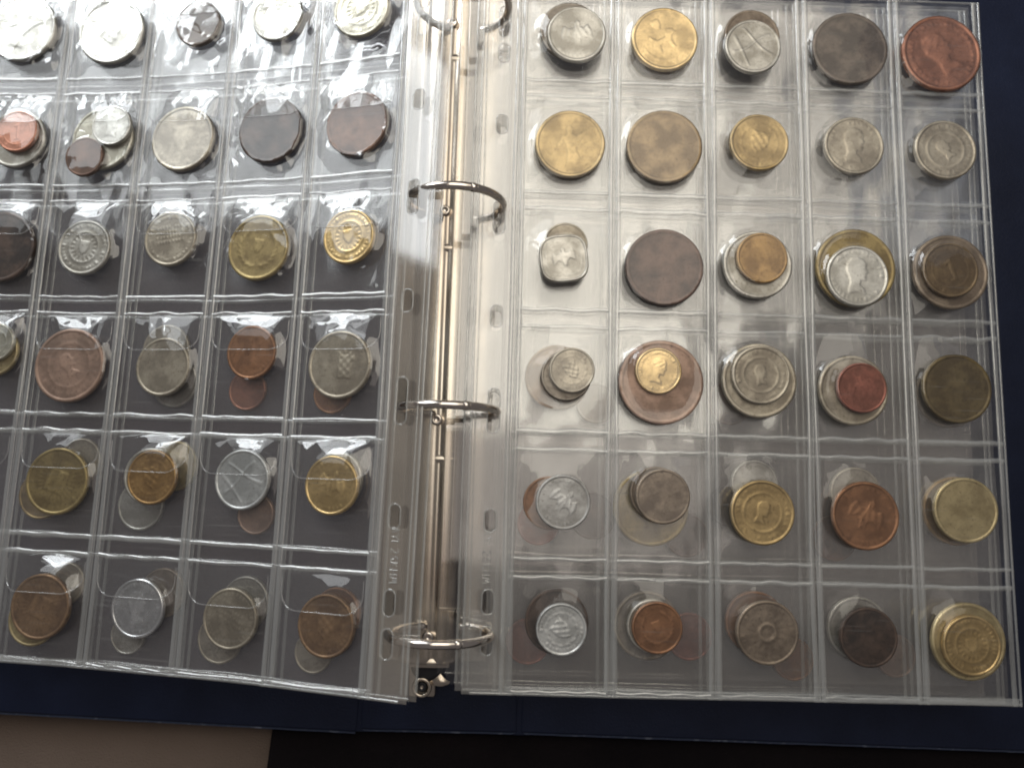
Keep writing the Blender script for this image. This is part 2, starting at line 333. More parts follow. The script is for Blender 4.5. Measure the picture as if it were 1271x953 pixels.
COINS=[
('R', 1, 1, 22.24, 26.37, 12.0, 2, 'nickel', 'eagle'),
('R', 1, 1, 19.74, 23.77, 12.43, 1, 'nickel_dark', 'plain'),
('R', 1, 2, 58.97, 25.86, 13.66, 0, 'gold', 'lion'),
('R', 1, 3, 94.91, 28.95, 11.52, 2, 'nickel', 'cross'),
('R', 1, 3, 95.34, 23.04, 11.46, 1, 'bronze_grey', 'plain'),
('R', 1, 4, 136.24, 26.88, 15.63, 0, 'brown_grey', 'plain'),
('R', 1, 5, 174.63, 27.58, 16.53, 0, 'copper', 'headtext'),
('R', 2, 1, 20.54, 72.87, 14.06, 0, 'brass', 'figure'),
('R', 2, 2, 58.78, 72.56, 15.27, 0, 'brass_brown', 'worn'),
('R', 2, 3, 97.55, 69.48, 11.97, 0, 'brass', 'arms'),
('R', 2, 4, 136.46, 69.49, 12.17, 0, 'nickel_warm', 'head'),
('R', 2, 5, 174.17, 69.9, 12.53, 0, 'nickel_warm', 'ringarms'),
('R', 3, 1, 18.59, 121.32, 9.66, 2, 'nickel', 'square'),
('R', 3, 1, 19.3, 115.07, 8.79, 1, 'nickel_warm', 'plain'),
('R', 3, 2, 58.75, 123.04, 15.42, 0, 'chocolate', 'worn'),
('R', 3, 3, 97.17, 118.63, 10.14, 2, 'bronze_gold', 'worn'),
('R', 3, 3, 96.02, 120.87, 13.69, 1, 'nickel', 'plain'),
('R', 3, 4, 134.92, 124.81, 12.31, 2, 'silver', 'head'),
('R', 3, 4, 135.35, 120.93, 15.85, 1, 'brass_olive', 'plain'),
('R', 3, 5, 172.33, 121.16, 11.06, 2, 'bronze_olive', 'bar'),
('R', 3, 5, 173.51, 121.37, 15.06, 1, 'bronze_grey', 'plain'),
('R', 4, 1, 22.47, 165.77, 8.75, 2, 'nickel_warm', 'arms'),
('R', 4, 1, 20.5, 167.73, 9.74, 1, 'nickel_dark', 'plain'),
('R', 4, 1, 17.47, 167.68, 12.79, 3, 'bronze', 'plain'),
('R', 4, 2, 55.96, 165.1, 8.93, 2, 'gold', 'headtext'),
('R', 4, 2, 57.48, 169.18, 16.37, 1, 'copper_pale', 'worn'),
('R', 4, 3, 95.83, 165.51, 11.31, 2, 'nickel_warm', 'ringarms'),
('R', 4, 3, 95.85, 167.44, 14.53, 1, 'nickel_warm', 'plain'),
('R', 4, 4, 135.09, 169.41, 9.74, 2, 'copper_red', 'worn'),
('R', 4, 4, 132.7, 170.17, 13.59, 1, 'nickel_warm', 'plain'),
('R', 4, 5, 173.62, 168.36, 13.49, 0, 'olive', 'worn'),
('R', 4, 5, 173.16, 170.26, 12.9, 3, 'bronze_grey', 'plain'),
('R', 5, 1, 20.1, 216.22, 10.33, 0, 'alu_dull', 'eagle'),
('R', 5, 1, 15.27, 216.75, 10.2, 3, 'copper_brown', 'plain'),
('R', 5, 2, 57.66, 213.09, 10.31, 2, 'bronze_grey', 'worn'),
('R', 5, 2, 55.63, 211.96, 10.08, 1, 'bronze_grey', 'plain'),
('R', 5, 2, 54.55, 217.57, 14.56, 3, 'brass_olive', 'plain'),
('R', 5, 3, 96.2, 218.17, 12.2, 0, 'brass', 'ringarms'),
('R', 5, 3, 95.08, 207.23, 9.07, 3, 'nickel', 'plain'),
('R', 5, 4, 135.69, 218.36, 12.85, 0, 'copper_brown', 'eagle'),
('R', 5, 4, 134.75, 209.91, 10.02, 3, 'nickel_warm', 'plain'),
('R', 5, 5, 174.57, 215.23, 12.29, 0, 'brass_pale', 'plain'),
('R', 5, 5, 174.0, 215.71, 13.14, 3, 'bronze_gold', 'plain'),
('R', 6, 1, 20.31, 262.88, 9.41, 0, 'alu', 'arms'),
('R', 6, 1, 18.89, 260.91, 12.0, 3, 'dark', 'plain'),
('R', 6, 2, 55.56, 261.14, 9.38, 2, 'copper_brown', 'wreath'),
('R', 6, 2, 54.48, 260.93, 9.74, 1, 'nickel', 'plain'),
('R', 6, 2, 53.1, 261.59, 12.62, 3, 'nickel_dark', 'plain'),
('R', 6, 3, 97.22, 262.26, 11.68, 0, 'bronze_grey', 'hole'),
('R', 6, 3, 94.52, 259.44, 11.47, 3, 'copper_brown', 'plain'),
('R', 6, 4, 135.27, 263.13, 10.82, 0, 'dark', 'worn'),
('R', 6, 4, 133.91, 260.9, 11.79, 3, 'nickel', 'plain'),
('R', 6, 5, 172.77, 264.78, 10.91, 2, 'gold', 'ringtext'),
('R', 6, 5, 172.85, 263.72, 13.96, 1, 'brass_pale', 'plain'),
('L', 1, 1, 19.66, 23.86, 11.95, 0, 'silver_yellow', 'ringtext'),
('L', 1, 2, 57.75, 21.9, 11.22, 0, 'silver', 'texture'),
('L', 1, 3, 94.31, 22.43, 9.98, 0, 'brown_grey', 'plain'),
('L', 1, 4, 134.84, 23.77, 14.85, 0, 'silver', 'arms'),
('L', 1, 5, 176.6, 21.51, 15.24, 0, 'silver', 'figure'),
('L', 2, 1, 18.12, 72.81, 13.09, 0, 'brown', 'worn'),
('L', 2, 2, 56.4, 72.28, 13.84, 0, 'dark', 'worn'),
('L', 2, 3, 96.01, 73.88, 13.98, 0, 'nickel_warm', 'worn'),
('L', 2, 4, 138.66, 81.68, 8.37, 2, 'brown', 'plain'),
('L', 2, 4, 127.85, 68.1, 8.62, 2, 'silver', 'worn'),
('L', 2, 4, 132.92, 72.76, 13.69, 1, 'silver_yellow', 'plain'),
('L', 2, 5, 170.68, 70.24, 9.08, 2, 'copper_bright', 'bar'),
('L', 2, 5, 172.22, 72.55, 12.76, 1, 'nickel', 'plain'),
('L', 3, 1, 18.08, 118.79, 10.77, 0, 'gold', 'ringtext'),
('L', 3, 2, 57.13, 121.65, 13.24, 0, 'brass_olive', 'wreath'),
('L', 3, 3, 96.9, 116.94, 11.42, 0, 'nickel_warm', 'texture'),
('L', 3, 4, 135.35, 120.41, 11.59, 0, 'nickel', 'ringtext'),
('L', 3, 5, 172.79, 120.44, 15.05, 0, 'dark', 'worn'),
('L', 4, 1, 18.25, 168.69, 12.87, 0, 'nickel_warm', 'castle'),
('L', 4, 1, 23.38, 179.0, 7.76, 3, 'copper_brown', 'plain'),
('L', 4, 2, 56.23, 163.85, 10.5, 0, 'copper_brown', 'worn'),
('L', 4, 2, 59.87, 178.03, 8.0, 3, 'copper', 'plain'),
('L', 4, 3, 94.47, 169.84, 11.69, 0, 'nickel_warm', 'plain'),
('L', 4, 3, 97.53, 162.04, 10.32, 3, 'nickel_warm', 'plain'),
('L', 4, 3, 92.08, 175.52, 9.84, 3, 'nickel', 'plain'),
('L', 4, 4, 135.78, 169.85, 15.07, 0, 'copper_pale', 'ringarms'),
('L', 4, 5, 167.58, 161.27, 7.71, 2, 'silver_yellow', 'ringarms'),
('L', 4, 5, 169.34, 164.97, 10.09, 1, 'brass_pale', 'plain'),
('L', 5, 1, 16.84, 213.65, 10.76, 2, 'gold', 'eagle'),
('L', 5, 1, 16.15, 211.54, 10.27, 1, 'nickel', 'plain'),
('L', 5, 2, 55.54, 212.94, 11.38, 0, 'alu', 'cross'),
('L', 5, 2, 51.75, 225.86, 7.61, 3, 'copper_pale', 'plain'),
('L', 5, 3, 92.94, 213.42, 10.52, 2, 'bronze_gold', 'arms'),
('L', 5, 3, 95.43, 213.16, 10.92, 1, 'nickel', 'plain'),
('L', 5, 3, 101.67, 224.68, 9.78, 3, 'silver', 'plain'),
('L', 5, 3, 88.73, 208.67, 9.84, 3, 'brass_pale', 'plain'),
('L', 5, 4, 135.24, 216.54, 13.18, 0, 'brass_olive', 'sun'),
('L', 5, 4, 130.14, 208.18, 9.09, 3, 'nickel_warm', 'plain'),
('L', 5, 4, 145.16, 222.35, 9.68, 3, 'brass', 'plain'),
('L', 6, 1, 16.15, 263.55, 11.14, 0, 'bronze', 'arms'),
('L', 6, 1, 15.2, 260.03, 9.38, 3, 'copper_brown', 'plain'),
('L', 6, 1, 23.5, 274.37, 7.35, 3, 'nickel_warm', 'plain'),
('L', 6, 2, 55.44, 264.16, 11.12, 0, 'nickel_warm', 'texture'),
('L', 6, 2, 52.97, 258.89, 9.74, 3, 'nickel', 'plain'),
('L', 6, 2, 62.41, 272.85, 9.1, 3, 'nickel_warm', 'plain'),
('L', 6, 3, 94.67, 263.11, 11.01, 0, 'alu_bright', 'headtext'),
('L', 6, 3, 88.41, 257.69, 9.4, 3, 'bronze_grey', 'plain'),
('L', 6, 3, 101.29, 274.27, 7.23, 3, 'nickel', 'plain'),
('L', 6, 4, 134.38, 264.65, 12.36, 2, 'bronze', 'sun'),
('L', 6, 4, 138.64, 270.03, 9.99, 1, 'brass_pale', 'plain'),
('L', 6, 4, 130.16, 256.47, 8.08, 3, 'nickel_warm', 'plain'),
('R', 5, 1, 11.4, 225.07, 8.15, 4, 'copper_red', 'plain'),
('R', 5, 1, 32.87, 221.41, 9.13, 4, 'dark', 'plain'),
('R', 5, 2, 69.7, 227.94, 8.48, 4, 'chocolate', 'plain'),
('R', 5, 3, 86.67, 216.25, 7.92, 4, 'dark', 'plain'),
('R', 5, 4, 128.27, 227.71, 8.83, 4, 'brown', 'plain'),
('R', 6, 1, 8.35, 269.63, 8.51, 4, 'copper_red', 'plain'),
('R', 6, 2, 70.77, 266.4, 8.87, 4, 'copper_red', 'plain'),
('R', 6, 3, 110.92, 273.87, 7.94, 4, 'copper_brown', 'plain'),
('R', 6, 4, 150.73, 271.78, 7.97, 4, 'copper_pale', 'plain'),
('R', 4, 3, 87.48, 175.27, 8.79, 4, 'brown', 'plain'),
('R', 4, 1, 33.62, 176.8, 8.11, 4, 'bronze_grey', 'plain'),
]

# ------------------------------------------------------------------ album page parts
def grid_faces(nu, nv):
    f = []
    for j in range(nv-1):
        for i in range(nu-1):
            a = j*nu+i
            f.append((a, a+1, a+nu+1, a+nu))
    return f
def sheet(name, pg, u0, u1, v0, v1, nu, nv, mat, parent, hfun=None, h=0.0):
    U, V = np.meshgrid(np.linspace(u0, u1, nu), np.linspace(v0, v1, nv))
    H = np.full_like(U, h) if hfun is None else hfun(U, V)
    P = pg.pt(U, V, H).reshape(-1, 3)
    return mesh_obj(name, P, grid_faces(nu, nv), mat, parent)
def ridge(name, pg, path, mat, parent, w=0.45, hh=0.35, base=0.1, closed=False, seg=5):
    """a raised weld or cut edge: a low rounded bead that follows PATH (u,v points) on the page"""
    path = np.array(path, float)
    n = len(path)
    if closed:
        tang = np.roll(path, -1, 0)-np.roll(path, 1, 0)
    else:
        tang = np.gradient(path, axis=0)
    tang /= np.linalg.norm(tang, axis=1)[:, None]+1e-9
    nor = np.stack([-tang[:, 1], tang[:, 0]], 1)
    rows = []
    for k in range(seg):
        a = math.pi*k/(seg-1)
        q = path+nor*w*math.cos(a)
        rows.append(pg.pt(q[:, 0], q[:, 1], base+hh*math.sin(a)))
    P = np.stack(rows, 1).reshape(-1, 3)
    f = []
    for i in range(n if closed else n-1):
        i2 = (i+1) % n
        for k in range(seg-1):
            f.append((i*seg+k, i*seg+k+1, i2*seg+k+1, i2*seg+k))
    return mesh_obj(name, P, f, mat, parent)
def line(u0, v0, u1, v1, n, rng=None, wob=0.0):
    t = np.linspace(0, 1, n)
    P = np.stack([u0+(u1-u0)*t, v0+(v1-v0)*t], 1)
    if rng is not None and wob > 0:
        o = sum(rng.uniform(-1, 1)*np.sin(t*rng.uniform(4, 22)+rng.uniform(0, 6)) for _ in range(3))*wob
        if abs(u1-u0) > abs(v1-v0): P[:, 1] += o
        else: P[:, 0] += o
    return P
def slot(cu, cv, ru, rv, n=28):
    """outline of an elongated hole, rounded ends, long along v"""
    out = []
    for k in range(n):
        a = 2*math.pi*k/n
        x, y = math.cos(a)*ru, math.sin(a)*ru
        out.append((cu+x, cv+y+(rv-ru)*(1 if y >= 0 else -1)))
    return out
HOLES = [(19.5,6.5),(33.5,4.0),(64.6,4.0),(104.0,6.8),(144.5,4.2),(182.0,8.5),(223.8,4.2),(254.0,4.4),(268.0,5.0)]
def margin_sheet(name, pg, mat, parent, u_edge, u_in, uh, rim_mat=None):
    """the punched strip: a sheet with real openings"""
    verts, faces = [], []
    def add(P):
        k = len(verts); verts.extend(pg.pt(P[:, 0], P[:, 1], 0.0)); return k
    v = TOPV
    ua, ub = u_edge, u_in
    for hv, rv in HOLES:
        a, b = hv-rv-1.2, hv+rv+1.2
        n = 6
        k = add(np.array([(u, vv) for vv in np.linspace(v, a, n) for u in (ua, (ua+ub)/2, ub)]))
        for i in range(n-1):
            for j in range(2):
                q = k+i*3+j; faces.append((q, q+1, q+4, q+3))
        S = np.array(slot(uh, hv, 2.1, rv))
        # rectangle ring of equal count
        R = []
        cu, cv = (ua+ub)/2, hv
        for (x, y) in S:
            dx, dy = x-uh, y-hv
            tx = ((ub if dx > 0 else ua)-uh)/dx if abs(dx) > 1e-6 else 1e9
            ty = ((b if dy > 0 else a)-hv)/dy if abs(dy) > 1e-6 else 1e9
            t = min(abs(tx), abs(ty)); R.append((uh+dx*t, hv+dy*t))
        # snap corners
        R = np.array(R)
        for cx in (ua, ub):
            for cy in (a, b):
                i = np.argmin((R[:, 0]-cx)**2+(R[:, 1]-cy)**2); R[i] = (cx, cy)
        k1 = add(S); k2 = add(R); n = len(S)
        for i in range(n):
            faces.append((k1+i, k1+(i+1) % n, k2+(i+1) % n, k2+i))
        v = b
    k = add(np.array([(u, vv) for vv in np.linspace(v, PH, 6) for u in (ua, (ua+ub)/2, ub)]))
    for i in range(5):
        for j in range(2):
            q = k+i*3+j; faces.append((q, q+1, q+4, q+3))
    o = mesh_obj(name, verts, faces, mat, parent)
    if rim_mat:
        for hv, rv in HOLES:
            ridge('hole_rim', pg, slot(uh, hv, 2.35, rv+0.25), rim_mat, o, 0.3, 0.22, 0.0, closed=True)
    return o
def pocket_rect(pgkind, row, c):
    u0 = (c-1)*A+1.9; u1 = c*A-1.9
    if c == 5: u1 = PW-1.0
    v0 = (row-1)*B+G/2; v1 = row*B-G/2
    return u0, u1, v0, v1

def drape(rect, coins, rng, wamp, hmin=0.18, mouth=0.0):
    u0, u1, v0, v1 = rect
    waves = []
    for k in range(9):
        lam = rng.uniform(8, 34); a = rng.uniform(0, 6.28)
        waves.append((math.cos(a)*6.28/lam, math.sin(a)*6.28/lam, rng.uniform(0, 6.28), lam/30.0, rng.rand() < 0.4))
    crinkle = []
    for k in range(5):
        lam = rng.uniform(4.5, 9); a = rng.uniform(0, 6.28)
        crinkle.append((math.cos(a)*6.28/lam, math.sin(a)*6.28/lam, rng.uniform(0, 6.28)))
    def f(U, V):
        w = np.minimum(np.minimum(U-u0, u1-U), np.minimum((V-v0)*1.6+mouth, v1-V)); w = np.clip(w, 0, None)
        H = np.full_like(U, hmin); inside = np.zeros_like(U)
        for (cu, cv, r, top) in coins:
            d = np.sqrt((U-cu)**2+(V-cv)**2)-r-0.4
            dd = np.clip(d, 0, None)
            x = np.clip(w/(w+dd*1.0+1e-6), 0, 1)
            hc = (top+0.16)*x**1.25
            hc = np.where(d <= 0, np.maximum(hc, top+0.16), hc)
            H = np.maximum(H, hc); inside = np.maximum(inside, 1/(1+np.exp(d/0.6)))
        n = 0
        for a, b, c, am, rid in waves:
            s = np.sin(a*U+b*V+c)
            if rid: s = 1-2*np.abs(s)
            n = n+am*s
        n = n*wamp*np.clip(w/5, 0, 1)
        fine = sum(np.sin(a*U+b*V+c+1.5*np.sin(V/7+c)) for a, b, c in crinkle)*0.040*(1.6 if wamp > 0.4 else 0.22)*np.clip(w/4, 0, 1)
        n = n+fine*(1-inside)
        H = H+np.where(inside > 0.5, (n+wamp)*(0.13 if wamp > 0.4 else 0.11), n)
        low = hmin
        for (cu, cv, r, top) in coins:
            low = np.maximum(low, np.where((U-cu)**2+(V-cv)**2 < (r+0.5)**2, top+0.10, hmin))
        return np.maximum(H, low)
    return f

GLYPHS = [  # strokes of worn, unreadable embossed marks
 [(0,0,.3,1),(.3,1,.6,0),(.15,.45,.45,.45)], [(0,1,.3,.5),(.6,1,.3,.5),(.3,.5,.3,0)], [(0,0,0,1)],
 [(0,.9,.4,1),(.4,1,.5,.6),(.5,.6,0,0),(0,0,.55,0)], [(0,.2,.4,0),(.4,0,.4,.5),(.4,.5,.05,.6),(.05,.6,.2,1),(.2,1,.45,.85)],
 [(0,0,0,1),(0,.5,.45,.9),(.1,.55,.5,0)], [(0,0,0,1),(.5,0,.5,1),(0,.5,.5,.5)], [(0,0,.2,1),(.2,1,.35,.4),(.35,.4,.5,1),(.5,1,.65,0)],
]
def lettering(pg, parent, uc, v0, v1, mat, flip):
    V, F = [], []
    n = len(GLYPHS); step = (v1-v0)/n; hgt = 3.0
    for i, g in enumerate(GLYPHS):
        for (x0, y0, x1, y1) in g:
            p0 = np.array([uc+flip*(y0-0.5)*hgt, v0+i*step+x0*step*1.3]); p1 = np.array([uc+flip*(y1-0.5)*hgt, v0+i*step+x1*step*1.3])
            t = (p1-p0)/np.linalg.norm(p1-p0); nn = np.array([-t[1], t[0]])
            k = len(V)
            for q, h in ((p0-nn*.26, .05), (p0, .42), (p0+nn*.26, .05), (p1-nn*.26, .05), (p1, .42), (p1+nn*.26, .05)):
                V.append(pg.pt(q[0], q[1], h))
            F += [(k, k+3, k+4, k+1), (k+1, k+4, k+5, k+2)]
    return mesh_obj('embossed_lettering', V, F, mat, parent)

def build_page(name, label, pg, flat, level, coins_by_pocket, seed, loc_uv=(0, 150)):
    rng = np.random.RandomState(seed)
    p0 = pg.pt(np.array([90.0]), np.array([150.0]), 0.0)[0]
    root = empty(name)
    tag(root, label, 'album page', 'clear plastic coin pages')
    top = level == 0
    film = (M_FILM if flat else M_FILM_ARCH) if top else M_FILM_DEEP
    if flat and level == 2: film = M_MILK
    if not flat and level == 1: film = M_MILK_ARCH
    low = M_FILM_LOW if flat else M_FILM_LOW_ARCH
    marg = (M_MARGIN_FLAT if flat else M_MARGIN) if level < 2 else M_FILM_DEEP
    wv = []
    for k in range(10):     # shallow warps, mostly running along the columns
        lam = rng.uniform(6, 30); a = rng.normal(0, 0.45)
        wv.append((math.cos(a)*6.28/lam, math.sin(a)*6.28/lam, rng.uniform(0, 6.28), lam/30))
    wa = (0.05 if flat else 0.09) if top else 0.11
    def warp(h0):
        return lambda U, V: h0+wa*sum(am*np.sin(a*U+b*V+c+2*np.sin(V/41+c)) for a, b, c, am in wv)
    weld = M_WELD if level < 2 else M_FILM_DEEP
    ue = -MARG
    # back film of the whole pocket field
    sheet('back_film', pg, 0.0, PW, TOPV, PH, 110, 70, film, root, warp(-0.15))
    margin_sheet('punched_margin', pg, marg, root, ue, 0.0, -7.3, M_WELD if top else None)
    # outer edge beads
    ridge('edge_weld', pg, line(ue+0.3, TOPV, ue+0.3, PH-3, 50, rng, .1), weld, root, 0.55, 0.3)
    ridge('edge_weld', pg, line(PW-0.2, TOPV, PW-0.2, PH, 50, rng, .1), weld, root, 0.5, 0.4)
    ridge('edge_weld', pg, line(ue+3, PH-0.4, PW, PH-0.4, 60, rng, .12), weld, root, 0.6, 0.4)
    ridge('edge_weld', pg, line(ue, TOPV+0.3, PW, TOPV+0.3, 60, rng, .1), weld, root, 0.5, 0.4)
    if top:
        # second line along the binding edge and the bottom
        ridge('edge_weld', pg, line(ue+2.1, TOPV, ue+2.1, PH-3, 50, rng, .1), weld, root, 0.35, 0.25)
        ridge('edge_weld', pg, line(0, PH-2.4, PW, PH-2.4, 60, rng, .12), weld, root, 0.32, 0.3)
    offs = (-1.45, 0.1, 1.5) if top else (-1.4, 1.4)
    for c in range(0, 6):
        for j, o in enumerate(offs):
            if c == 5 and j > 0: continue
            uu = c*A+o if c < 5 else PW-2.2
            wd = (1.0, 0.3, 1.0)[j] if top else 0.7
            ridge('column_weld', pg, line(uu, TOPV, uu, PH, 70, rng, .18), weld, root, wd, 0.42 if top else 0.3)
    for r in range(0, 7):
        for sgn in (-1, 1):
            vv = r*B+sgn*G/2
            if vv < TOPV+1 or vv > PH-1: continue
            for c in range(1, 6):
                u0, u1, _, _ = pocket_rect(flat, 1, c)
                if not top and c > 1: continue
                if not top: u1 = PW
                wd = rng.uniform(0.7, 1.15)
                ridge('row_weld', pg, line(u0, vv, u1, vv, 18 if top else 50, rng, .24), weld, root, wd, 0.45 if top else 0.3)
    if not top:
        # front film of the covered sheet, resting on the coins in it
        if level < 2: sheet('front_film', pg, 0.0, PW, TOPV, PH, 110, 60, low, root, warp(2.5))
        return root
    for row in range(1, 7):
        for c in range(1, 6):
            rect = pocket_rect(flat, row, c)
            coins = coins_by_pocket.get((row, c), [])
            if flat: wamp = 0.10 if row < 5 else 0.08
            else: wamp = (0.75, 0.62, 0.24, 0.15, 0.10, 0.07)[row-1]
            f = drape(rect, coins, rng, wamp, mouth=45.0 if flat else (2.0 if row < 3 else 0.0))
            pk = sheet('pocket', pg, rect[0], rect[1], rect[2], rect[3], 44, 50, film, root, f)
            if flat: continue
            # thumb flap inside the pocket mouth, its lower corners rounded
            u0, u1, v0, v1 = rect
            fl = 15.0 if not flat else 14.0
            R = 6.5
            pts = []
            for a in np.linspace(math.pi, math.pi/2, 7): pts.append((u0+1.0+R+R*math.cos(a), v0+fl-R+R*math.sin(a)))
            for t in np.linspace(0, 1, 12)[1:-1]: pts.append((u0+1.0+R+(u1-u0-2-2*R)*t, v0+fl))
            for a in np.linspace(math.pi/2, 0, 7): pts.append((u1-1.0-R+R*math.cos(a), v0+fl-R+R*math.sin(a)))
            pts = [(u0+1.0, v0+3.0)]+pts+[(u1-1.0, v0+3.0)]
            P = np.array(pts)
            P[:, 1] += rng.uniform(-.3, .3)
            hb = f(P[:, 0], P[:, 1])+0.25
            ht = f(P[:, 0], np.full(len(P), v0+0.3))+0.25
            mid = np.stack([P[:, 0], (P[:, 1]+v0)/2], 1); hm = f(mid[:, 0], mid[:, 1])+0.25
            n = len(P)
            VV = np.concatenate([pg.pt(P[:, 0], np.full(n, v0+0.3), ht), pg.pt(mid[:, 0], mid[:, 1], hm), pg.pt(P[:, 0], P[:, 1], hb)])
            FF = []
            for i in range(n-1):
                FF += [(i, i+1, n+i+1, n+i), (n+i, n+i+1, 2*n+i+1, 2*n+i)]
            fo = mesh_obj('flap', VV, FF, M_FLAP, pk)
            # cut edge of the flap
            tang = np.gradient(P, axis=0); tang /= np.linalg.norm(tang, axis=1)[:, None]
            nor = np.stack([-tang[:, 1], tang[:, 0]], 1); we = 0.20 if not flat else 0.22
            q0 = P-nor*we; q1 = P+nor*we
            E = np.concatenate([pg.pt(q0[:, 0], q0[:, 1], hb), pg.pt(P[:, 0], P[:, 1], hb+0.22), pg.pt(q1[:, 0], q1[:, 1], hb)])
            FE = []
            for i in range(n-1):
                FE += [(i, i+1, n+i+1, n+i), (n+i, n+i+1, 2*n+i+1, 2*n+i)]
            mesh_obj('flap_edge', E, FE, M_FLAP_EDGE, pk)
    lettering(pg, root, -8.3, 227.5, 247.5, M_WELD, -1 if not flat else 1)
    return root

# ------------------------------------------------------------------ coins
HEAD = np.array([(-.30,-.62),(-.02,-.55),(.30,-.62),(.24,-.40),(.10,-.30),(.13,-.16),(.26,-.17),(.30,-.08),(.27,-.03),(.31,.02),(.28,.07),(.37,.13),(.28,.26),(.30,.40),(.20,.55),(0,.63),(-.22,.58),(-.36,.40),(-.38,.16),(-.28,-.06),(-.24,-.26),(-.30,-.42)])
LION = np.array([(-.42,-.30),(-.30,-.34),(-.24,-.10),(.05,-.12),(.08,-.36),(.20,-.36),(.20,-.08),(.30,.06),(.44,.10),(.40,.26),(.26,.34),(.12,.26),(.05,.12),(-.25,.12),(-.40,.36),(-.50,.34),(-.40,.10),(-.46,-.05)])
FIGURE = np.array([(-.20,-.60),(.26,-.60),(.16,-.20),(.34,.10),(.56,.30),(.50,.38),(.22,.22),(.12,.30),(.16,.46),(.04,.58),(-.08,.48),(-.06,.32),(-.22,.24),(-.42,-.02),(-.36,-.10),(-.16,.04),(-.14,-.22)])
SHIELD = np.array([(-.34,.42),(.34,.42),(.34,-.02),(.22,-.30),(0,-.48),(-.22,-.30),(-.34,-.02)])
CASTLE = np.array([(-.05,-.45),(.45,-.45),(.45,.10),(.55,.10),(.55,.30),(.45,.30),(.45,.42),(.34,.42),(.34,.32),(.26,.32),(.26,.46),(.14,.46),(.14,.32),(.06,.32),(.06,.42),(-.05,.42)])
BAR = np.array([(-.12,-.42),(.14,-.42),(.14,.40),(.02,.40),(-.18,.26),(-.12,.18),(-.02,.22),(-.02,-.34),(-.12,-.34)])
SQUARE = np.array([(-.36,-.36),(.36,-.36),(.36,.30),(.30,.42),(.12,.30),(-.08,.44),(-.30,.34)])
EAGLE = np.array([(-.10,-.52),(.02,-.38),(.12,-.52),(.12,-.20),(.30,-.10),(.56,-.28),(.60,.10),(.46,.34),(.26,.22),(.14,.30),(.20,.46),(.08,.56),(-.06,.48),(-.04,.30),(-.22,.22),(-.44,.36),(-.60,.12),(-.54,-.26),(-.28,-.08),(-.12,-.20)])
def sdist(P, X, Y):
    n = len(P); inside = np.zeros(X.shape, bool); D = np.full(X.shape, 9.0)
    for i in range(n):
        x0, y0 = P[i]; x1, y1 = P[(i+1) % n]
        dx, dy = x1-x0, y1-y0
        t = np.clip(((X-x0)*dx+(Y-y0)*dy)/(dx*dx+dy*dy+1e-12), 0, 1)
        D = np.minimum(D, np.hypot(X-x0-t*dx, Y-y0-t*dy))
        c = ((y0 > Y) != (y1 > Y)) & (X < dx*(Y-y0)/(dy+1e-12)+x0)
        inside ^= c
    return np.where(inside, D, -D)
def sst(x, a, b):
    t = np.clip((x-a)/(b-a), 0, 1); return t*t*(3-2*t)
def raised(P, X, Y, soft=0.05, dome=0.5):
    d = sdist(P, X, Y)
    return sst(d, -0.015, soft)*0.65+dome*np.clip(d, 0, .3)
def legend(X, Y, rng, r0=0.80, wid=0.055, arcs=((20, 160), (200, 340)), n=34):
    Rr = np.hypot(X, Y); T = np.degrees(np.arctan2(Y, X)) % 360
    H = np.zeros_like(X)
    for k in range(n):
        a0 = 360*k/n
        if not any(a <= a0 <= b for a, b in arcs): continue
        dt = (T-a0+180) % 360-180
        arc = np.radians(dt)*Rr; rad = Rr-r0
        kind = rng.randint(4)
        if kind == 0: s = np.exp(-(arc/.016)**2)*(np.abs(rad) < wid)
        elif kind == 1: s = np.exp(-((np.hypot(arc, rad)-.036)/.015)**2)
        elif kind == 2: s = np.exp(-((np.abs(arc)-.022)/.013)**2)*(np.abs(rad) < wid)
        else: s = np.exp(-((arc-rad*.5)/.015)**2)*(np.abs(rad) < wid)
        H = np.maximum(H, s)
    return H
